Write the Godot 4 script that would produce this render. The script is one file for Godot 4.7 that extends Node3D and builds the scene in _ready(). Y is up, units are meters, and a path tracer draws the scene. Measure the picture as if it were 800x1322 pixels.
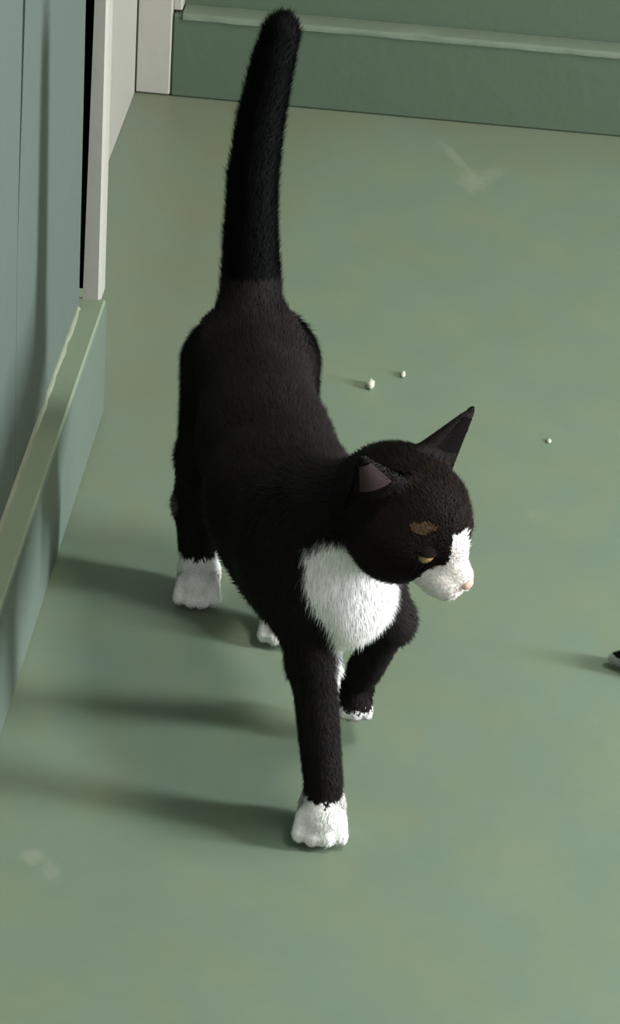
extends Node3D
# A black-and-white kitten walks over a green painted floor, beside a painted wall with a plinth and a white doorway.
# Units are metres, y is up, the back wall lies towards -z.

const WALL_X := -0.2404        # face of the green wall above the plinth
const PLINTH_X := -0.2240      # face of the plinth below it
const PLINTH_TOP := 0.0844
const PLINTH_END := -1.641
const BACK_Z := -2.205         # face of the plinth on the back wall
const BACK_TOP := 0.0734
const DOOR_X := -0.2825        # face of the white door, set back in its opening

var noise := FastNoiseLite.new()
var rng := RandomNumberGenerator.new()

func _ready():
	rng.seed = 7
	noise.seed = 3
	noise.frequency = 1.0
	# ------------------------------------------------------------------ camera
	var cam := Camera3D.new()
	cam.name = "camera"
	var ry := Basis(Vector3.UP, 0.04903213)
	var rx := Basis(Vector3.RIGHT, -0.53004108)
	var rz := Basis(Vector3.BACK, 0.07231753)
	cam.transform = Transform3D(ry * rx * rz, Vector3(0, 0.9, 0))
	cam.fov = rad_to_deg(2.0 * atan(661.0 / 3600.0))
	cam.near = 0.02
	add_child(cam)
	cam.current = true
	# ------------------------------------------------------------------ environment and light
	var we := WorldEnvironment.new()
	we.name = "world_environment"
	var env := Environment.new()
	env.background_mode = Environment.BG_COLOR
	env.background_color = Color(0.55, 0.65, 0.8)
	env.tonemap_mode = Environment.TONE_MAPPER_LINEAR
	env.tonemap_exposure = 1.5
	env.sdfgi_enabled = true
	env.ssao_enabled = true
	env.ssil_enabled = true
	we.environment = env
	add_child(we)
	area_light("unseen_window_daylight", Vector3(1.57, 0.58, -1.20), Vector3(0.0, 0.58, -1.20), Vector2(0.16, 0.72), Color(0.95, 0.98, 1.0), 5.2)  # unseen side window, placed to throw the leg and tail shadows
	area_light("added_front_fill", Vector3(0.75, 1.5, 1.40), Vector3(0.75, 1.5, 0.0), Vector2(1.3, 1.1), Color(0.98, 0.99, 1.0), 0.42)  # added front fill, brightens the bib and the near floor
	area_light("unseen_ceiling_lamp_light", Vector3(1.00, 2.40, -1.20), Vector3(1.00, 0.0, -1.2001), Vector2(0.5, 0.5), Color(1.0, 0.99, 0.95), 2.9)  # unseen overhead lamp, placed for the body's shadow on the floor
	build_room()
	build_kitten()
	build_small_things()

# ---------------------------------------------------------------------- helpers
func area_light(called, at, aim, size, color, energy):
	var l := AreaLight3D.new()
	l.name = called
	l.area_size = size
	l.light_color = color
	l.light_energy = energy
	l.shadow_enabled = true
	l.set("area_range", 12.0)
	l.set("area_attenuation", 2.0)
	var up := Vector3.UP if absf((aim - at).normalized().y) < 0.95 else Vector3.FORWARD
	l.transform = Transform3D(Basis.looking_at(aim - at, up), at)
	add_child(l)

func paint(color, rough, spec = 0.5) -> StandardMaterial3D:
	var m := StandardMaterial3D.new()
	m.albedo_color = color
	m.roughness = rough
	m.metallic_specular = spec
	return m

func grain(m, freq, strength, scale):
	var n := FastNoiseLite.new()
	n.seed = 11
	n.frequency = freq
	n.fractal_octaves = 4
	var t := NoiseTexture2D.new()
	t.width = 512
	t.height = 512
	t.seamless = true
	t.as_normal_map = true
	t.bump_strength = strength
	t.noise = n
	m.normal_enabled = true
	m.normal_texture = t
	m.normal_scale = 0.16
	m.uv1_triplanar = true
	m.uv1_world_triplanar = true
	m.uv1_scale = Vector3.ONE * scale
	return m

func tag(o, label, category = "", group = "", kind = ""):
	if label: o.set_meta("label", label)
	if category: o.set_meta("category", category)
	if group: o.set_meta("group", group)
	if kind: o.set_meta("kind", kind)
	return o

func mesh_node(called, mesh, material, parent = self):
	var o := MeshInstance3D.new()
	o.name = called
	o.mesh = mesh
	o.material_override = material
	parent.add_child(o, true)
	return o

# a box with chamfered edges between two corners
func chamfer_box(a: Vector3, b: Vector3, c: float) -> ArrayMesh:
	var st := SurfaceTool.new()
	st.begin(Mesh.PRIMITIVE_TRIANGLES)
	st.set_smooth_group(-1)
	add_chamfer_box(st, a, b, c)
	st.generate_normals()
	return st.commit()

func add_chamfer_box(st: SurfaceTool, a: Vector3, b: Vector3, c: float):
	var m := (a + b) * 0.5
	var h := (b - a).abs() * 0.5
	for ax in 3:
		var u := (ax + 1) % 3
		var v := (ax + 2) % 3
		for s in [-1.0, 1.0]:
			var q: Array[Vector3] = []
			for k in [[-1, -1], [1, -1], [1, 1], [-1, 1]]:
				var p := Vector3.ZERO
				p[ax] = s * h[ax]
				p[u] = k[0] * (h[u] - c)
				p[v] = k[1] * (h[v] - c)
				q.append(m + p)
			face(st, q, m)
		for s in [-1.0, 1.0]:
			for t in [-1.0, 1.0]:
				var q: Array[Vector3] = []
				for k in [[1, 0, -1], [1, 0, 1], [0, 1, 1], [0, 1, -1]]:
					var p := Vector3.ZERO
					p[u] = s * (h[u] - (0.0 if k[0] == 1 else c))
					p[v] = t * (h[v] - (0.0 if k[1] == 1 else c))
					p[ax] = k[2] * (h[ax] - c)
					q.append(m + p)
				face(st, q, m)
	for sx in [-1.0, 1.0]:
		for sy in [-1.0, 1.0]:
			for sz in [-1.0, 1.0]:
				var q: Array[Vector3] = [
					m + Vector3(sx * h.x, sy * (h.y - c), sz * (h.z - c)),
					m + Vector3(sx * (h.x - c), sy * h.y, sz * (h.z - c)),
					m + Vector3(sx * (h.x - c), sy * (h.y - c), sz * h.z)]
				face(st, q, m)

# adds a convex face whose front looks away from the point "inside"
func face(st: SurfaceTool, q: Array[Vector3], inside: Vector3):
	var n := (q[1] - q[0]).cross(q[2] - q[0])
	var order := range(q.size())
	if n.dot(q[0] - inside) > 0.0: order.reverse()
	for i in range(1, q.size() - 1):
		for k in [0, i, i + 1]:
			st.add_vertex(q[order[k]])

func structure(called, mesh, material, label, category = "wall"):
	var o = mesh_node(called, mesh, material)
	return tag(o, label, category, "", "structure")

# ---------------------------------------------------------------------- the room
func build_room():
	var green_wall = grain(paint(Color(0.2925, 0.3285, 0.3042), 0.55, 0.4), 0.03, 2.0, 3.0)
	var green_plinth = grain(paint(Color(0.3277, 0.3686, 0.3325), 0.5, 0.4), 0.03, 2.0, 3.0)
	var shaded_green_back = grain(paint(Color(0.2639, 0.3140, 0.2530), 0.55, 0.4), 0.03, 2.0, 3.0)  # darker than the other greens: the back's shade put into the colour
	var white = grain(paint(Color(0.5734, 0.5593, 0.5264), 0.5, 0.4), 0.03, 1.5, 4.0)
	var pale = paint(Color(0.80, 0.80, 0.77), 0.8)
	var dark = paint(Color(0.01, 0.01, 0.01), 1.0, 0.1)  # near-black: shade behind boards and casing put into the colour
	structure("floor", floor_mesh(), floor_material(), "green painted concrete floor with pale scuffs", "floor")
	# left wall: two boards that meet in a tapering crack, on a plinth that stands proud
	var crack_top := -1.404
	var boards = Node3D.new()
	boards.name = "wall_left"
	add_child(boards, true)
	tag(boards, "blue-green painted wall above the plinth, split by a thin crack", "wall", "", "structure")
	mesh_node("panel", slanted_board(1.45, -1.389, -1.4008), green_wall, boards)
	mesh_node("panel", slanted_board(-1.3897, -1.6262, -1.6262, -1.4100), green_wall, boards)
	mesh_node("backing", chamfer_box(Vector3(-0.44, 0, -2.40), Vector3(-0.345, 2.45, 1.45), 0.002), dark, boards)
	var pl = structure("trim_1", plinth_mesh(), green_plinth, "green painted plinth with a worn ledge along the wall", "trim")
	mesh_node("ledge", chamfer_box(Vector3(-0.33, PLINTH_TOP - 0.003, PLINTH_END + 0.0006), Vector3(PLINTH_X - 0.0007, PLINTH_TOP, 1.449), 0.0012), grain(paint(Color(0.4123, 0.4559, 0.3783), 0.55, 0.4), 0.03, 2.0, 3.0), pl)
	mesh_node("worn_edge", worn_edge_mesh(), paint(Color(0.4360, 0.4515, 0.3836), 0.6), pl)
	# the doorway behind the plinth's end
	structure("trim_2", casing_mesh(), white, "white door casing standing on the end of the plinth", "trim")
	structure("trim_6", chamfer_box(Vector3(-0.30, PLINTH_TOP, -1.664), Vector3(-0.2395, 2.1, -1.652), 0.0005), dark, "black strip painted as the shade of the gap between the green wall and the white casing", "trim")  # solid black strip added where the open gap holds only shade
	structure("door_1", chamfer_box(Vector3(-0.34, 0.0, BACK_Z + 0.0006), Vector3(DOOR_X, 2.1, -1.66), 0.001), white, "plain white door set back in the wall", "door")
	structure("trim_3", chamfer_box(Vector3(-0.2823, 0.001, -2.26), Vector3(-0.2528, 2.1, BACK_Z), 0.0012), white, "white door post in the corner against the back wall", "trim")
	structure("trim_4", chamfer_box(Vector3(-0.2533, BACK_TOP + 0.001, -2.26), Vector3(-0.2455, 2.1, BACK_Z - 0.006), 0.0012), white, "narrow white strip standing on the ledge of the back plinth", "trim")
	structure("wall_lintel", chamfer_box(Vector3(-0.345, 2.1, -2.40), Vector3(WALL_X, 2.45, -1.6262), 0.001), green_wall, "green wall above the white door")
	# back wall with its own plinth
	structure("wall_back", chamfer_box(Vector3(-0.44, 0, -2.40), Vector3(1.7, 2.45, BACK_Z - 0.0224), 0.001), shaded_green_back, "green back wall above its plinth, its shade put into the paint")
	var bp = structure("trim_5", back_plinth_mesh(), shaded_green_back, "green plinth with its shade put into the paint and a pale ledge along the back wall", "trim")
	mesh_node("worn_edge", back_edge_mesh(), paint(Color(0.3192, 0.3608, 0.2992), 0.6), bp)
	# the rest of the room, out of the picture
	var wf = Node3D.new()
	wf.name = "wall_front"
	add_child(wf, true)
	tag(wf, "pale wall behind the viewer with an added broad fill window", "wall", "", "structure")
	for b in [[0.0, 2.45, -0.44, 0.08], [0.0, 2.45, 1.42, 1.7], [0.0, 0.93, 0.08, 1.42], [2.07, 2.45, 0.08, 1.42]]:
		mesh_node("wall_part", chamfer_box(Vector3(b[2], b[0], 1.45), Vector3(b[3], b[1], 1.55), 0.001), pale, wf)
	structure("ceiling", chamfer_box(Vector3(-0.44, 2.45, -2.40), Vector3(1.7, 2.55, 1.55), 0.001), pale, "white ceiling", "ceiling")
	var wr = Node3D.new()
	wr.name = "wall_right"
	add_child(wr, true)
	tag(wr, "pale wall with an unseen tall narrow window", "wall", "", "structure")
	for b in [[0.0, 2.45, -2.40, -1.29], [0.0, 2.45, -1.11, 1.55], [0.0, 0.2, -1.29, -1.11], [0.96, 2.45, -1.29, -1.11]]:
		mesh_node("wall_part", chamfer_box(Vector3(1.6, b[0], b[2]), Vector3(1.7, b[1], b[3]), 0.001), pale, wr)
	var glow = paint(Color(0.9, 0.92, 0.95), 0.4)
	glow.emission_enabled = true
	glow.emission = Color(0.93, 0.97, 1.0)
	glow.emission_energy_multiplier = 1.0
	structure("window_1", chamfer_box(Vector3(1.62, 0.2, -1.29), Vector3(1.64, 0.96, -1.11), 0.001), glow, "unseen narrow window lighting the floor and wall from the side", "window")  # pane of the side window, out of view
	structure("window_2", chamfer_box(Vector3(0.08, 0.93, 1.47), Vector3(1.42, 2.07, 1.49), 0.001), glow, "added broad glowing pane behind the viewer, front fill for the kitten", "window")  # added glowing pane that goes with the front fill light
	var lamp := Node3D.new()  # lamp out of view, placed to light the floor from above
	lamp.name = "unseen_ceiling_lamp"
	lamp.position = Vector3(1.00, 2.45, -1.20)
	add_child(lamp)
	tag(lamp, "unseen square panel lamp on the ceiling, lighting the floor from above", "lamp")
	mesh_node("frame", chamfer_box(Vector3(-0.29, -0.02, -0.29), Vector3(0.29, 0.0, 0.29), 0.003), white, lamp)
	mesh_node("diffuser", chamfer_box(Vector3(-0.26, -0.035, -0.26), Vector3(0.26, -0.02, 0.26), 0.002), glow, lamp)

# the casing: a thin board whose hidden edge leans a little away from the wall
func casing_mesh() -> ArrayMesh:
	var st := SurfaceTool.new()
	st.begin(Mesh.PRIMITIVE_TRIANGLES)
	st.set_smooth_group(-1)
	var rings := []
	for lv in [[PLINTH_TOP, -0.2397], [0.29, -0.2366], [2.1, -0.2366]]:
		var y: float = lv[0]
		rings.append([Vector3(lv[1], y, -1.656), Vector3(lv[1], y, -1.6375), Vector3(-0.2296, y, -1.6375), Vector3(-0.2277, y, -1.6394), Vector3(-0.2277, y, -1.656)])
	for i in 2:
		var mid := Vector3(-0.233, (rings[i][0].y + rings[i + 1][0].y) * 0.5, -1.647)
		for j in 5:
			var q: Array[Vector3] = [rings[i][j], rings[i][(j + 1) % 5], rings[i + 1][(j + 1) % 5], rings[i + 1][j]]
			face(st, q, mid)
	for i in [0, 2]:
		var q: Array[Vector3] = []
		for v in rings[i]: q.append(v)
		face(st, q, Vector3(-0.233, 1.0, -1.647))
	st.generate_normals()
	return st.commit()

# a wall board from z0 (near) to a far edge that leans: far edge at z1 at the foot and z2 at crack height
func slanted_board(z0, z1, z2, n2 = null) -> ArrayMesh:
	var st := SurfaceTool.new()
	st.begin(Mesh.PRIMITIVE_TRIANGLES)
	st.set_smooth_group(-1)
	var xs := [-0.33, WALL_X]
	var near_top: float = z0 if n2 == null else n2
	for seg in [[PLINTH_TOP, 0.235, z0, z0, z1, z1], [0.235, 0.40, z0, near_top, z1, z2], [0.40, 2.45, near_top, near_top, z2, z2]]:
		var mid := Vector3(-0.285, (seg[0] + seg[1]) * 0.5, (seg[2] + seg[4]) * 0.5)
		var c := func(i, top, far): return Vector3(xs[i], seg[1] if top else seg[0], (seg[5] if top else seg[4]) if far else (seg[3] if top else seg[2]))
		var p := [c.call(0, 0, 0), c.call(1, 0, 0), c.call(1, 1, 0), c.call(0, 1, 0), c.call(0, 0, 1), c.call(1, 0, 1), c.call(1, 1, 1), c.call(0, 1, 1)]
		for f in [[0, 1, 2, 3], [4, 5, 6, 7], [1, 5, 6, 2], [0, 4, 7, 3], [3, 2, 6, 7], [0, 1, 5, 4]]:
			var q: Array[Vector3] = [p[f[0]], p[f[1]], p[f[2]], p[f[3]]]
			face(st, q, mid)
	st.generate_normals()
	return st.commit()

# a strip swept along an axis from a profile whose outer edge wanders a little, as trowelled and overpainted plaster does
func swept(profile: Array, along: Callable, n: int, wobble: float) -> ArrayMesh:
	var st := SurfaceTool.new()
	st.begin(Mesh.PRIMITIVE_TRIANGLES)
	var m := profile.size()
	for i in n:
		for j in m - 1:
			var q: Array[Vector3] = []
			for k in [[0, 0], [0, 1], [1, 1], [1, 0]]:
				var t := float(i + k[0]) / n
				var pr: Vector2 = profile[j + k[1]]
				var w := wobble * noise.get_noise_2d(t * 34.0, (j + k[1]) * 3.0)
				q.append(along.call(t, pr + Vector2(w, w * 0.5 if pr.y > 0.01 else 0.0)))
			for k in [0, 2, 1, 0, 3, 2]:
				st.add_vertex(q[k])
	st.index()
	st.generate_normals()
	return st.commit()

func plinth_mesh() -> ArrayMesh:
	var st := SurfaceTool.new()
	st.begin(Mesh.PRIMITIVE_TRIANGLES)
	st.set_smooth_group(-1)
	add_chamfer_box(st, Vector3(-0.335, 0.0, PLINTH_END), Vector3(PLINTH_X, PLINTH_TOP - 0.0012, 1.45), 0.0018)
	st.generate_normals()
	return st.commit()

func worn_edge_mesh() -> ArrayMesh:
	# rubbed filler in the angle between ledge and wall
	var prof := [Vector2(-0.003, 0.0016), Vector2(0.0, 0.0030), Vector2(0.0018, 0.0009), Vector2(0.0024, -0.0006)]
	return swept(prof, func(t, p): return Vector3(WALL_X + p.x, PLINTH_TOP + p.y - 0.0004, lerpf(-1.622, -0.9, t)), 240, 0.0014)

func back_plinth_mesh() -> ArrayMesh:
	return chamfer_box(Vector3(-0.2525, 0.0, -2.40), Vector3(1.6, BACK_TOP, BACK_Z), 0.0018)

func back_edge_mesh() -> ArrayMesh:
	var prof := [Vector2(0.0016, -0.0035), Vector2(0.0014, 0.0005), Vector2(-0.0005, 0.0018), Vector2(-0.021, 0.0022)]
	return swept(prof, func(t, p): return Vector3(lerpf(1.6, -0.244, t), BACK_TOP + p.y, BACK_Z + p.x), 400, 0.0014)

func floor_mesh() -> ArrayMesh:
	var st := SurfaceTool.new()
	st.begin(Mesh.PRIMITIVE_TRIANGLES)
	for q in [[-0.44, 1.55], [-0.44, -2.4], [1.7, -2.4], [-0.44, 1.55], [1.7, -2.4], [1.7, 1.55]]:
		st.set_uv(Vector2((q[0] + 0.45) / 1.5, (q[1] + 2.35) / 1.5))
		st.add_vertex(Vector3(q[0], 0, q[1]))
	# its thickness
	var a := Vector3(-0.44, -0.08, -2.4)
	var b := Vector3(1.7, -0.001, 1.55)
	st.set_uv(Vector2.ZERO)
	add_chamfer_box(st, a, b, 0.0005)
	st.generate_normals()
	st.generate_tangents()
	return st.commit()

func blot(x: float, z: float, cx: float, cz: float, rx: float, rz: float, turn: float) -> float:
	var d := Vector2(x - cx, z - cz).rotated(turn)
	var r := sqrt(pow(d.x / rx, 2) + pow(d.y / rz, 2)) + noise.get_noise_2d(x * 160, z * 110) * 0.55
	return clampf((1.15 - r) / 0.7, 0, 1)

func floor_material():
	var n := 1024
	var data := PackedByteArray()
	data.resize(n * n * 3)
	var base := Vector3(0.3974, 0.4451, 0.3759)
	# scuffs: centre x, z, half sizes, turn, strength; each has a shape of its own
	var scuffs := [
		[0.0075, -2.085, 0.011, 0.026, 0.1, 0.6], [-0.007, -2.132, 0.0055, 0.036, 0.42, 0.6], [0.021, -2.095, 0.010, 0.032, -0.5, 0.45],
		[-0.1885, -1.1525, 0.0065, 0.0085, 0.2, 0.75], [-0.1765, -1.1420, 0.0055, 0.0095, 0.3, 0.5], [0.0655, -1.5574, 0.0030, 0.0055, 0.1, 0.5],
		[0.107, -1.33, 0.0016, 0.006, 0.1, 0.3]]
	for j in n:
		var z := -2.35 + 1.5 * (j + 0.5) / n
		for i in n:
			var x := -0.45 + 1.5 * (i + 0.5) / n
			var v := noise.get_noise_2d(x * 9.0, z * 7.0) * 0.5 + noise.get_noise_2d(x * 60.0 + 50.0, z * 60.0) * 0.25
			var c := base * (1.0 + 0.05 * v)
			var w := noise.get_noise_2d(x * 16.0 + 9.0, z * 13.0 + 40.0)
			c += Vector3(0.02, 0.004, -0.012) * w
			# trodden-in dirt by the door and along the foot of the walls
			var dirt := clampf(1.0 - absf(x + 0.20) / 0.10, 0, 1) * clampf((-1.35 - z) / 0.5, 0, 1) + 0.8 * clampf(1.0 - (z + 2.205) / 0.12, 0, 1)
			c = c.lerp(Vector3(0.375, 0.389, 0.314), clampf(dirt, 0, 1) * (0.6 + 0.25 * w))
			for s in scuffs:
				if absf(x - s[0]) < 0.05 and absf(z - s[1]) < 0.07:
					c = c.lerp(Vector3(0.471, 0.495, 0.430), s[5] * blot(x, z, s[0], s[1], s[2], s[3], s[4]))
			var at := (j * n + i) * 3
			data[at] = int(clampf(c.x, 0, 1) * 255)
			data[at + 1] = int(clampf(c.y, 0, 1) * 255)
			data[at + 2] = int(clampf(c.z, 0, 1) * 255)
	var img := Image.create_from_data(n, n, false, Image.FORMAT_RGB8, data)
	var m := StandardMaterial3D.new()
	m.albedo_texture = ImageTexture.create_from_image(img)
	m.texture_repeat = false
	m.roughness = 0.42
	m.metallic_specular = 0.4
	return m

# ---------------------------------------------------------------------- the kitten
const HEAD_C := Vector3(-0.0131, 0.1951, -1.215)
var hf := Vector3(0.80, -0.38, 0.47).normalized()
var hu := Vector3.UP
var hl := Vector3.RIGHT
var bones: Array = []

func head(f: float, l: float, u: float) -> Vector3:
	return HEAD_C + hf * f + hl * l + hu * u

# a tapered limb between two joints: radii, blend, way the fur lies (1 towards b), fur length, region
func bone(a: Vector3, b: Vector3, ra: float, rb: float, k: float, flow: float, fur: float, region: String):
	bones.append([a, b, ra, rb, k, flow, fur, region, Vector3.ZERO])

func kitten_bones():
	hu = (Vector3.UP - hf * hf.y).normalized()
	hl = hu.cross(hf)
	# trunk
	bone(Vector3(-0.1125, 0.154, -1.440), Vector3(-0.096, 0.143, -1.365), 0.0300, 0.0300, 0.02, -1, 0.0042, "trunk")
	bone(Vector3(-0.096, 0.143, -1.365), Vector3(-0.079, 0.138, -1.305), 0.0300, 0.0345, 0.02, -1, 0.006, "trunk")
	bone(Vector3(-0.079, 0.138, -1.305), Vector3(-0.062, 0.137, -1.255), 0.0345, 0.0320, 0.02, -1, 0.006, "trunk")
	bone(Vector3(-0.083, 0.131, -1.34), Vector3(-0.064, 0.121, -1.275), 0.0260, 0.0300, 0.02, -1, 0.006, "trunk")
	bone(Vector3(-0.050, 0.133, -1.243), Vector3(-0.040, 0.128, -1.238), 0.0270, 0.0240, 0.02, -1, 0.007, "trunk")
	bone(Vector3(-0.060, 0.153, -1.262), Vector3(-0.024, 0.184, -1.230), 0.0290, 0.0240, 0.02, -1, 0.006, "neck")
	# tail
	var tail := [Vector3(-0.1138, 0.172, -1.447), Vector3(-0.1152, 0.196, -1.455), Vector3(-0.1171, 0.227, -1.456), Vector3(-0.1176, 0.262, -1.456), Vector3(-0.1150, 0.298, -1.456), Vector3(-0.1100, 0.332, -1.455), Vector3(-0.1068, 0.3490, -1.455)]
	var tr := [0.0185, 0.0150, 0.0130, 0.0120, 0.0110, 0.0095, 0.0085]
	for i in 6:
		bone(tail[i], tail[i + 1], tr[i], tr[i + 1], 0.010 if i < 1 else 0.0012, 1, 0.006, "tail")
	# hind legs
	bone(Vector3(-0.127, 0.150, -1.437), Vector3(-0.132, 0.108, -1.400), 0.0230, 0.0140, 0.012, 1, 0.005, "hind")
	bone(Vector3(-0.132, 0.108, -1.400), Vector3(-0.1405, 0.056, -1.434), 0.0135, 0.0095, 0.008, 1, 0.004, "hind")
	bone(Vector3(-0.1405, 0.056, -1.434), Vector3(-0.1345, 0.016, -1.426), 0.0098, 0.0100, 0.008, 1, 0.003, "hind")
	paw(Vector3(-0.1338, 0.0125, -1.422), Vector3(0.06, 0, 1), 0.0115)
	bone(Vector3(-0.098, 0.150, -1.447), Vector3(-0.086, 0.095, -1.392), 0.0240, 0.0170, 0.016, 1, 0.005, "hind")
	bone(Vector3(-0.086, 0.095, -1.392), Vector3(-0.086, 0.052, -1.420), 0.0155, 0.0095, 0.010, 1, 0.004, "hind")
	bone(Vector3(-0.086, 0.052, -1.420), Vector3(-0.0814, 0.016, -1.394), 0.0095, 0.0095, 0.008, 1, 0.003, "hind")
	paw(Vector3(-0.0812, 0.0125, -1.388), Vector3(0.1, 0, 1), 0.0105)
	# fore legs: one planted ahead, one just lifted behind it
	bone(Vector3(-0.066, 0.140, -1.253), Vector3(-0.0525, 0.086, -1.228), 0.0220, 0.0112, 0.012, 1, 0.005, "fore")
	bone(Vector3(-0.0525, 0.086, -1.228), Vector3(-0.0415, 0.028, -1.204), 0.0112, 0.0094, 0.008, 1, 0.003, "fore")
	paw(Vector3(-0.0412, 0.0135, -1.200), Vector3(0.04, 0, 1), 0.0118)
	bone(Vector3(-0.036, 0.135, -1.262), Vector3(-0.0155, 0.090, -1.275), 0.0210, 0.0110, 0.012, 1, 0.005, "fore")
	bone(Vector3(-0.0155, 0.090, -1.275), Vector3(-0.0275, 0.042, -1.292), 0.0105, 0.0085, 0.008, 1, 0.003, "fore")
	paw(Vector3(-0.0310, 0.0250, -1.297), Vector3(-0.1, -0.5, 1), 0.0095)
	# head
	bone(head(-0.006, 0, 0.000), head(0.006, 0, 0.001), 0.0285, 0.0275, 0.012, -1, 0.003, "head")
	bone(head(0.008, -0.013, -0.008), head(0.008, 0.013, -0.008), 0.0215, 0.0215, 0.010, 0, 0.003, "head")
	bone(head(0.012, 0, 0.008), head(0.028, 0, 0.0), 0.0190, 0.0110, 0.008, -1, 0.0022, "head")
	bone(head(0.024, 0, -0.006), head(0.0425, 0, -0.0095), 0.0120, 0.0070, 0.006, -1, 0.0014, "head")
	for s in [-1.0, 1.0]:
		bone(head(0.030, s * 0.006, -0.0145), head(0.0410, s * 0.0055, -0.0160), 0.0092, 0.0078, 0.004, -1, 0.0014, "head")
	bone(head(0.020, 0, -0.020), head(0.0345, 0, -0.0240), 0.0095, 0.0068, 0.005, -1, 0.0014, "head")
	# ears, flattened along their facing
	ear(head(-0.006, 0.0170, 0.013), head(-0.004, 0.0318, 0.0515), (hf * 0.9 - hl * 0.25 + hu * 0.2).normalized(), 0.0205)
	ear(head(-0.007, -0.0175, 0.012), head(-0.016, -0.0470, 0.0470), (hf * 0.55 - hl * 0.6 + hu * 0.1).normalized(), 0.0180)

func ear(a: Vector3, b: Vector3, facing: Vector3, base: float):
	var along := (b - a).normalized()
	facing = (facing - along * facing.dot(along)).normalized()
	bone(a, b, base, 0.0026, 0.006, 1, 0.0008, "ear")
	bones[-1][8] = facing

func paw(c: Vector3, dir: Vector3, r: float):
	var f := dir.normalized()
	var s := Vector3(f.z, 0, -f.x).normalized()
	bone(c - f * 0.004, c + f * 0.006 - Vector3(0, 0.001, 0), r, r * 0.95, 0.006, 1, 0.002, "paw")
	for t in [-1.5, -0.5, 0.5, 1.5]:
		var reach := 0.0155 if absf(t) < 1.0 else 0.0125
		var p: Vector3 = c + s * t * r * 0.46 + f * 0.006
		var q: Vector3 = c + s * t * r * 0.60 + f * reach
		q.y = c.y - r + 0.0046
		bone(p, q, r * 0.46, r * 0.38, 0.0016, 1, 0.0010, "paw")

func bone_distance(o: Array, p: Vector3) -> float:
	var a: Vector3 = o[0]
	var d: Vector3 = o[1] - a
	var q := p - a
	var flat: Vector3 = o[8]
	if flat != Vector3.ZERO:
		q += flat * flat.dot(q) * 1.4
	var t := clampf(q.dot(d) / maxf(d.length_squared(), 1e-9), 0.0, 1.0)
	return (q - d * t).length() - lerpf(o[2], o[3], t)

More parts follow.
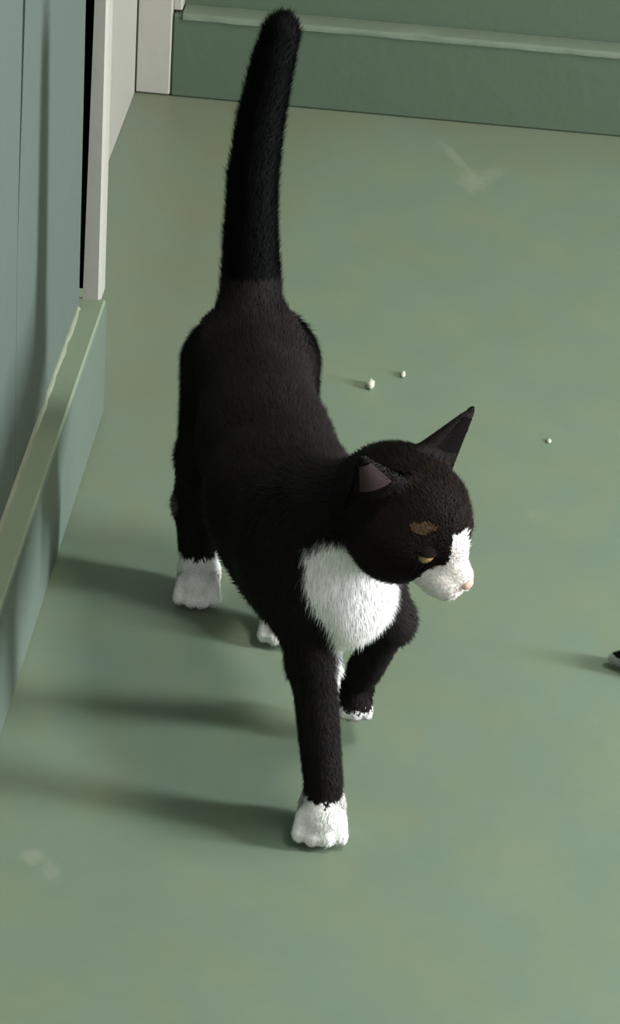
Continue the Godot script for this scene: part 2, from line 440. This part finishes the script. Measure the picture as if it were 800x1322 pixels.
# the field of all bones on a grid, meshed as surface nets
func surface_nets(set_of_bones: Array, cell: float) -> Dictionary:
	var lo := Vector3.ONE * 1e9
	var hi := -lo
	for o in set_of_bones:
		var r: Vector3 = Vector3.ONE * (maxf(o[2], o[3]) + cell * 3)
		lo = lo.min(o[0] - r).min(o[1] - r)
		hi = hi.max(o[0] + r).max(o[1] + r)
	var nx := int((hi.x - lo.x) / cell) + 2
	var ny := int((hi.y - lo.y) / cell) + 2
	var nz := int((hi.z - lo.z) / cell) + 2
	var field := PackedFloat32Array()
	field.resize(nx * ny * nz)
	field.fill(1.0)
	for o in set_of_bones:
		var k: float = o[4]
		var r: float = maxf(o[2], o[3]) + k + cell * 2
		var l: Vector3 = (((o[0] as Vector3).min(o[1]) - Vector3.ONE * r - lo) / cell).floor().max(Vector3.ZERO)
		var h: Vector3 = (((o[0] as Vector3).max(o[1]) + Vector3.ONE * r - lo) / cell).ceil().min(Vector3(nx - 1, ny - 1, nz - 1))
		for z in range(int(l.z), int(h.z) + 1):
			for y in range(int(l.y), int(h.y) + 1):
				var at := (z * ny + y) * nx
				for x in range(int(l.x), int(h.x) + 1):
					var d := bone_distance(o, lo + Vector3(x, y, z) * cell)
					var e := field[at + x]
					var m := minf(d, e)
					var w := maxf(k - absf(d - e), 0.0)
					field[at + x] = m - w * w / (4.0 * k)
	var verts := PackedVector3Array()
	var index := {}
	var corner := [0, 1, nx, nx + 1, nx * ny, nx * ny + 1, nx * ny + nx, nx * ny + nx + 1]
	var where := [Vector3(0, 0, 0), Vector3(1, 0, 0), Vector3(0, 1, 0), Vector3(1, 1, 0), Vector3(0, 0, 1), Vector3(1, 0, 1), Vector3(0, 1, 1), Vector3(1, 1, 1)]
	var edges := [[0, 1], [2, 3], [4, 5], [6, 7], [0, 2], [1, 3], [4, 6], [5, 7], [0, 4], [1, 5], [2, 6], [3, 7]]
	for z in nz - 1:
		for y in ny - 1:
			var row := (z * ny + y) * nx
			for x in nx - 1:
				var base := row + x
				if absf(field[base]) > cell * 5.0: continue
				var mask := 0
				for i in 8:
					if field[base + corner[i]] < 0.0: mask += 1
				if mask == 0 or mask == 8: continue
				var s := Vector3.ZERO
				var n := 0
				for e in edges:
					var fa := field[base + corner[e[0]]]
					var fb := field[base + corner[e[1]]]
					if (fa < 0.0) != (fb < 0.0):
						s += (where[e[0]] as Vector3).lerp(where[e[1]], fa / (fa - fb))
						n += 1
				index[base] = verts.size()
				verts.append(lo + (Vector3(x, y, z) + s / n) * cell)
	var tris := PackedInt32Array()
	var step := [1, nx, nx * ny]
	for base in index:
		var f0 := field[base]
		for ax in 3:
			var f1 := field[base + step[ax]]
			if (f0 < 0.0) == (f1 < 0.0): continue
			var u: int = step[(ax + 1) % 3]
			var v: int = step[(ax + 2) % 3]
			if not (index.has(base - u) and index.has(base - v) and index.has(base - u - v)): continue
			var q := [index[base], index[base - u], index[base - u - v], index[base - v]]
			if f0 < 0.0: q.reverse()
			tris.append_array([q[0], q[1], q[2], q[0], q[2], q[3]])
	# normals, pointing out (clockwise faces)
	var normals := PackedVector3Array()
	normals.resize(verts.size())
	for i in range(0, tris.size(), 3):
		var fn := (verts[tris[i + 2]] - verts[tris[i]]).cross(verts[tris[i + 1]] - verts[tris[i]])
		for k in 3: normals[tris[i + k]] += fn
	for i in normals.size(): normals[i] = normals[i].normalized()
	return {"verts": verts, "tris": tris, "normals": normals}

var bib := [[Vector3(-0.0560, 0.160, -1.232), 0.008], [Vector3(-0.0354, 0.1512, -1.215), 0.0235], [Vector3(-0.0222, 0.134, -1.215), 0.0245], [Vector3(-0.0290, 0.102, -1.225), 0.0125], [Vector3(-0.0360, 0.074, -1.228), 0.0035]]

# the coat: linear colours; the markings follow the body, with ragged borders
func coat(p: Vector3, region: String) -> Color:
	var n := noise.get_noise_3d(p.x * 260, p.y * 260, p.z * 260)
	var n2 := noise.get_noise_3d(p.x * 50, p.y * 50, p.z * 50)
	if region == "tail" and p.y < 0.2: region = "trunk"
	var black := Color(0.0124, 0.0100, 0.0094) * (1.0 + 0.35 * n + 0.25 * n2)
	var white := Color(0.90, 0.86, 0.83) * (1.0 + 0.05 * n)
	if region == "tail": black = Color(0.0018, 0.0018, 0.0018)  # tail blacker than the body: its shade put into the coat
	elif region == "head" or region == "ear": black = black * 0.7
	var edge := n * 0.0022
	if region == "paw" or region == "hind" or region == "fore":
		var line := 0.0255
		if region == "paw": line = 0.03
		if p.z < -1.40 and p.x < -0.11: line = 0.0285
		elif p.z > -1.24: line = 0.0235
		elif p.z > -1.33: line = 0.0225
		else: line = 0.020
		if p.y + edge * 1.6 < line: return white
		if p.x < -0.147 and absf(p.y - 0.062) < 0.007 and n > -0.2: return Color(0.10, 0.095, 0.09)
	if region == "trunk" or region == "neck" or region == "fore":
		var d := 1.0
		for i in 4:
			var a: Vector3 = bib[i][0]
			var ab: Vector3 = bib[i + 1][0] - a
			var t := clampf((p - a).dot(ab) / ab.length_squared(), 0, 1)
			d = minf(d, (p - a - ab * t).length() - lerpf(bib[i][1], bib[i + 1][1], t))
		d += n * 0.004
		if d < 0.0: return white
		if d < 0.003: return white.lerp(black, 0.5 + d / 0.006)
	if region == "head" or region == "neck":
		var q := p - HEAD_C
		var f := q.dot(hf)
		var l := q.dot(hl)
		var u := q.dot(hu)
		if f > 0.012 and u < 0.02:
			var muzzle := (Vector3(f, l * 0.85, u) - Vector3(0.038, 0, -0.017)).length() - 0.0165 + edge * 0.5
			var blaze := absf(l + 0.0012) - lerpf(0.0075, 0.0052, clampf((u + 0.005) / 0.02, 0, 1)) + edge * 0.4
			if muzzle < 0 or (blaze < 0 and f > 0.02 and u < 0.0125): return white.lerp(Color(0.82, 0.66, 0.60), clampf(0.35 - absf(muzzle) * 30, 0, 0.35))
			if (Vector3(f, l, u) - Vector3(0.018, 0, -0.030)).length() < 0.012 + edge: return white
		# tan streak over the eye: the eye's motion-blur double painted into the coat
		var eye_ghost := Vector2((u - 0.0150) * 2.2 + (absf(l) - 0.0190) * 0.9, absf(l) - 0.0190)
		if f > 0.01 and eye_ghost.length() < 0.0048 + edge * 0.7: return Color(0.085, 0.052, 0.030)
		if f > 0.0: black = black.lerp(Color(0.022, 0.013, 0.010), 0.35)
	return black

func nearest(set_of_bones: Array, p: Vector3) -> Array:
	var best: Array = set_of_bones[0]
	var d := 1e9
	for o in set_of_bones:
		var e := bone_distance(o, p)
		if e < d:
			d = e
			best = o
	return best

# a skin mesh and its short coat of hair over a set of bones
func furred(set_of_bones: Array, cell: float, origin: Vector3, root: Node3D, colour: Callable, hairs_per_m2: float, skin_name: String):
	var net := surface_nets(set_of_bones, cell)
	var verts: PackedVector3Array = net.verts
	var tris: PackedInt32Array = net.tris
	var normals: PackedVector3Array = net.normals
	var cols := PackedColorArray()
	var flow := PackedVector3Array()
	var furlen := PackedFloat32Array()
	var regions := []
	for i in verts.size():
		var o := nearest(set_of_bones, verts[i])
		cols.append(colour.call(verts[i], o[7]))
		var d: Vector3 = (o[1] - o[0]).normalized() * o[5]
		if o[7] == "head": d = -hf
		if (o[7] == "trunk" or o[7] == "neck") and verts[i].z > -1.255 and verts[i].y < 0.18: d = Vector3(0.05, -1, 0.25)
		flow.append(d)
		furlen.append(o[6])
		regions.append(o[7])
	var local := PackedVector3Array()
	for v in verts: local.append(v - origin)
	var arr := []
	arr.resize(Mesh.ARRAY_MAX)
	arr[Mesh.ARRAY_VERTEX] = local
	arr[Mesh.ARRAY_NORMAL] = normals
	arr[Mesh.ARRAY_COLOR] = cols
	arr[Mesh.ARRAY_INDEX] = tris
	var mesh := ArrayMesh.new()
	mesh.add_surface_from_arrays(Mesh.PRIMITIVE_TRIANGLES, arr)
	var m := StandardMaterial3D.new()
	m.vertex_color_use_as_albedo = true
	m.roughness = 0.75
	m.metallic_specular = 0.3
	mesh_node(skin_name, mesh, m, root)
	# hair: slim curved blades rooted on the skin, lying along the body
	var hv := PackedVector3Array()
	var hn := PackedVector3Array()
	var hc := PackedColorArray()
	var hi := PackedInt32Array()
	for i in range(0, tris.size(), 3):
		var ia := tris[i]
		var a := verts[ia]
		var b := verts[tris[i + 1]]
		var c := verts[tris[i + 2]]
		var count := (b - a).cross(c - a).length() * 0.5 * hairs_per_m2
		var whole := int(count) + (1 if rng.randf() < count - int(count) else 0)
		for h in whole:
			var r1 := sqrt(rng.randf())
			var r2 := rng.randf()
			var p := a * (1.0 - r1) + b * (r1 * (1.0 - r2)) + c * (r1 * r2)
			var n := normals[ia]
			var d := flow[ia] - n * flow[ia].dot(n) + Vector3(rng.randf() - 0.5, rng.randf() - 0.5, rng.randf() - 0.5) * 0.7
			d = d.normalized()
			var length := furlen[ia] * (0.65 + 0.6 * rng.randf())
			var side := d.cross(n).normalized() * (0.00022 + 0.00012 * rng.randf())
			var k1 := p + (d * 0.55 + n * 0.42) * length * 0.55
			var k2 := p + (d * 1.0 + n * 0.50) * length
			if k2.y < 0.0006: continue
			var col: Color = colour.call(p, regions[ia])
			col = col * (0.85 + 0.35 * rng.randf())
			var at := hv.size()
			hv.append_array([p - side - origin, p + side - origin, k1 - side * 0.8 - origin, k1 + side * 0.8 - origin, k2 - origin])
			var lean := (n + d * 0.15).normalized()
			hn.append_array([n, n, lean, lean, lean])
			hc.append_array([col, col, col, col, col])
			hi.append_array([at, at + 3, at + 1, at, at + 2, at + 3, at + 2, at + 4, at + 3])
	arr = []
	arr.resize(Mesh.ARRAY_MAX)
	arr[Mesh.ARRAY_VERTEX] = hv
	arr[Mesh.ARRAY_NORMAL] = hn
	arr[Mesh.ARRAY_COLOR] = hc
	arr[Mesh.ARRAY_INDEX] = hi
	mesh = ArrayMesh.new()
	mesh.add_surface_from_arrays(Mesh.PRIMITIVE_TRIANGLES, arr)
	var m2 := StandardMaterial3D.new()
	m2.vertex_color_use_as_albedo = true
	m2.roughness = 0.7
	m2.metallic_specular = 0.2
	m2.cull_mode = BaseMaterial3D.CULL_DISABLED
	var f = mesh_node("fur", mesh, m2, root)
	f.set_meta("kind", "stuff")

func ball(called, at: Vector3, r: float, material, root, stretch := Vector3.ONE):
	var s := SphereMesh.new()
	s.radius = r
	s.height = 2 * r
	s.radial_segments = 32
	s.rings = 16
	var o = mesh_node(called, s, material, root)
	o.position = at
	o.basis = Basis(hl, hu, hf).scaled_local(stretch)
	return o

func build_kitten():
	kitten_bones()
	var origin := Vector3(-0.085, 0, -1.32)
	var root := Node3D.new()
	root.name = "kitten"
	root.position = origin
	add_child(root)
	tag(root, "black kitten with white bib, white paws and raised tail walking across the floor", "cat")
	furred(bones, 0.0020, origin, root, coat, 4.2e6, "body")
	# eyes: amber balls with a dark slit, under half-closed black lids
	var amber = paint(Color(0.55, 0.43, 0.27), 0.12, 0.6)
	var lidm = paint(Color(0.09, 0.075, 0.07), 1.0, 0.1)
	var pupil = paint(Color(0.01, 0.01, 0.01), 0.1, 0.6)
	for s in [-1.0, 1.0]:
		var c := head(0.0251, s * 0.0168, 0.0016)
		var e = ball("eye", c - origin, 0.0068, amber, root)
		var look = (hf * 0.8 + hl * s * 0.55).normalized()
		var pu = ball("pupil", look * 0.0040, 0.0028, pupil, e, Vector3(0.6, 1.2, 1))
		pu.position = e.basis.inverse() * (look * 0.0042)
		var lid_mesh := SphereMesh.new()
		lid_mesh.radius = 0.0074
		lid_mesh.height = 0.0074
		lid_mesh.is_hemisphere = true
		var lid = mesh_node("eyelid", lid_mesh, lidm, e)
		var ly: Vector3 = (hu * 0.97 - look * 0.30).normalized()
		var lx := ly.cross(look).normalized()
		lid.basis = e.basis.inverse() * Basis(lx, ly, lx.cross(ly))
		pu.basis = Basis.IDENTITY.scaled(Vector3(0.55, 1.1, 1))
	# nose leather
	var pink = paint(Color(0.66, 0.52, 0.47), 0.6)
	ball("nose", head(0.0490, 0, -0.0105) - origin, 0.0040, pink, root, Vector3(1.1, 0.75, 0.7))
	# the bare, pinkish hollow of each ear
	var inner := [paint(Color(0.06, 0.05, 0.05), 1.0, 0.1), paint(Color(0.21, 0.155, 0.155), 0.8, 0.3)]
	for o in bones:
		if o[7] == "ear":
			var hollow = mesh_node("ear_hollow", ear_hollow(o, origin), inner.pop_front(), root)
			if inner.is_empty(): tag(hollow, "pinkish grey inside of the ear turned to the viewer")

func ear_hollow(o: Array, origin: Vector3) -> ArrayMesh:
	var a: Vector3 = o[0]
	var b: Vector3 = o[1]
	var f: Vector3 = o[8]
	var along := (b - a).normalized()
	var side := along.cross(f).normalized()
	var st := SurfaceTool.new()
	st.begin(Mesh.PRIMITIVE_TRIANGLES)
	var rows := 8
	var grid := []
	for i in rows + 1:
		var t := lerpf(0.42, 0.90, float(i) / rows)
		var line := []
		for j in 7:
			var s := (j - 3) / 3.0
			var w := lerpf(o[2], o[3], t)
			var hgt := w * 0.43 * sqrt(maxf(0.0, 1.0 - s * s * 0.6)) + 0.0004
			line.append(a.lerp(b, t) + side * s * w * 0.72 + f * hgt - origin)
		grid.append(line)
	for i in rows:
		for j in 6:
			for k in [[0, 0], [0, 1], [1, 1], [0, 0], [1, 1], [1, 0]]:
				st.add_vertex(grid[i + k[0]][j + k[1]])
	st.index()
	st.generate_normals()
	return st.commit()

# ---------------------------------------------------------------------- small things
func build_small_things():
	# tip of another animal's tail reaching in from outside the frame
	var tb := []
	var pts := [Vector3(0.1180, 0.0062, -1.3885), Vector3(0.1300, 0.0085, -1.3870), Vector3(0.180, 0.0090, -1.375), Vector3(0.240, 0.0095, -1.385)]
	var rad := [0.0030, 0.0066, 0.0072, 0.0078]
	for i in 3:
		tb.append([pts[i], pts[i + 1], rad[i], rad[i + 1], 0.002, -1.0, 0.0028, "tail", Vector3.ZERO])
	var origin := Vector3(0.2, 0, -1.33)
	var t := Node3D.new()
	t.name = "cat_tail"
	t.position = origin
	add_child(t)
	tag(t, "furry black tip with a pale grey underside reaching in at the edge of the floor", "tail")
	furred(tb, 0.002, origin, t, func(p, _r): return Color(0.008, 0.008, 0.008) if (p.y - 0.0085) * 0.86 - (p.z + 1.3875 - (p.x - 0.130) * 0.25) * 0.5 > -0.0015 + noise.get_noise_3d(p.x * 200, p.y * 200, p.z * 200) * 0.002 else Color(0.45, 0.45, 0.46), 4e6, "tail_skin")
	# crumbs
	var cm = paint(Color(0.647, 0.656, 0.578), 0.7)
	var spots := [
		[Vector3(-0.0485, 0, -1.7121), Vector3(0.0027, 0.0030, 0.0056), "biggest off-white crumb on the floor, beside the kitten's back", 1],
		[Vector3(-0.0271, 0, -1.7341), Vector3(0.0016, 0.0016, 0.0044), "small pale crumb just behind the biggest crumb", 2],
		[Vector3(0.0759, 0, -1.6584), Vector3(0.0016, 0.0008, 0.0030), "faint lone crumb on the open floor beyond the kitten's pointed ear", 3]]
	for s in spots:
		var o = mesh_node("crumb", crumb_mesh(s[1], s[3]), cm)
		o.position = s[0] + Vector3(0, s[1].y * 0.8, 0)
		tag(o, s[2], "crumb", "crumbs on the floor")

func crumb_mesh(r: Vector3, kind: int) -> ArrayMesh:
	var s := SphereMesh.new()
	s.radius = 1.0
	s.height = 2.0
	s.radial_segments = 20
	s.rings = 10
	var mdt := MeshDataTool.new()
	var am := ArrayMesh.new()
	am.add_surface_from_arrays(Mesh.PRIMITIVE_TRIANGLES, s.get_mesh_arrays())
	mdt.create_from_surface(am, 0)
	for i in mdt.get_vertex_count():
		var p := mdt.get_vertex(i)
		var n := noise.get_noise_3d(p.x * 1.4 + kind * 10.0, p.y * 1.4, p.z * 1.4)
		p *= 1.0 + 0.45 * n
		if p.y < -0.8: p.y = -0.8
		mdt.set_vertex(i, p * r)
	am.clear_surfaces()
	mdt.commit_to_surface(am)
	return am
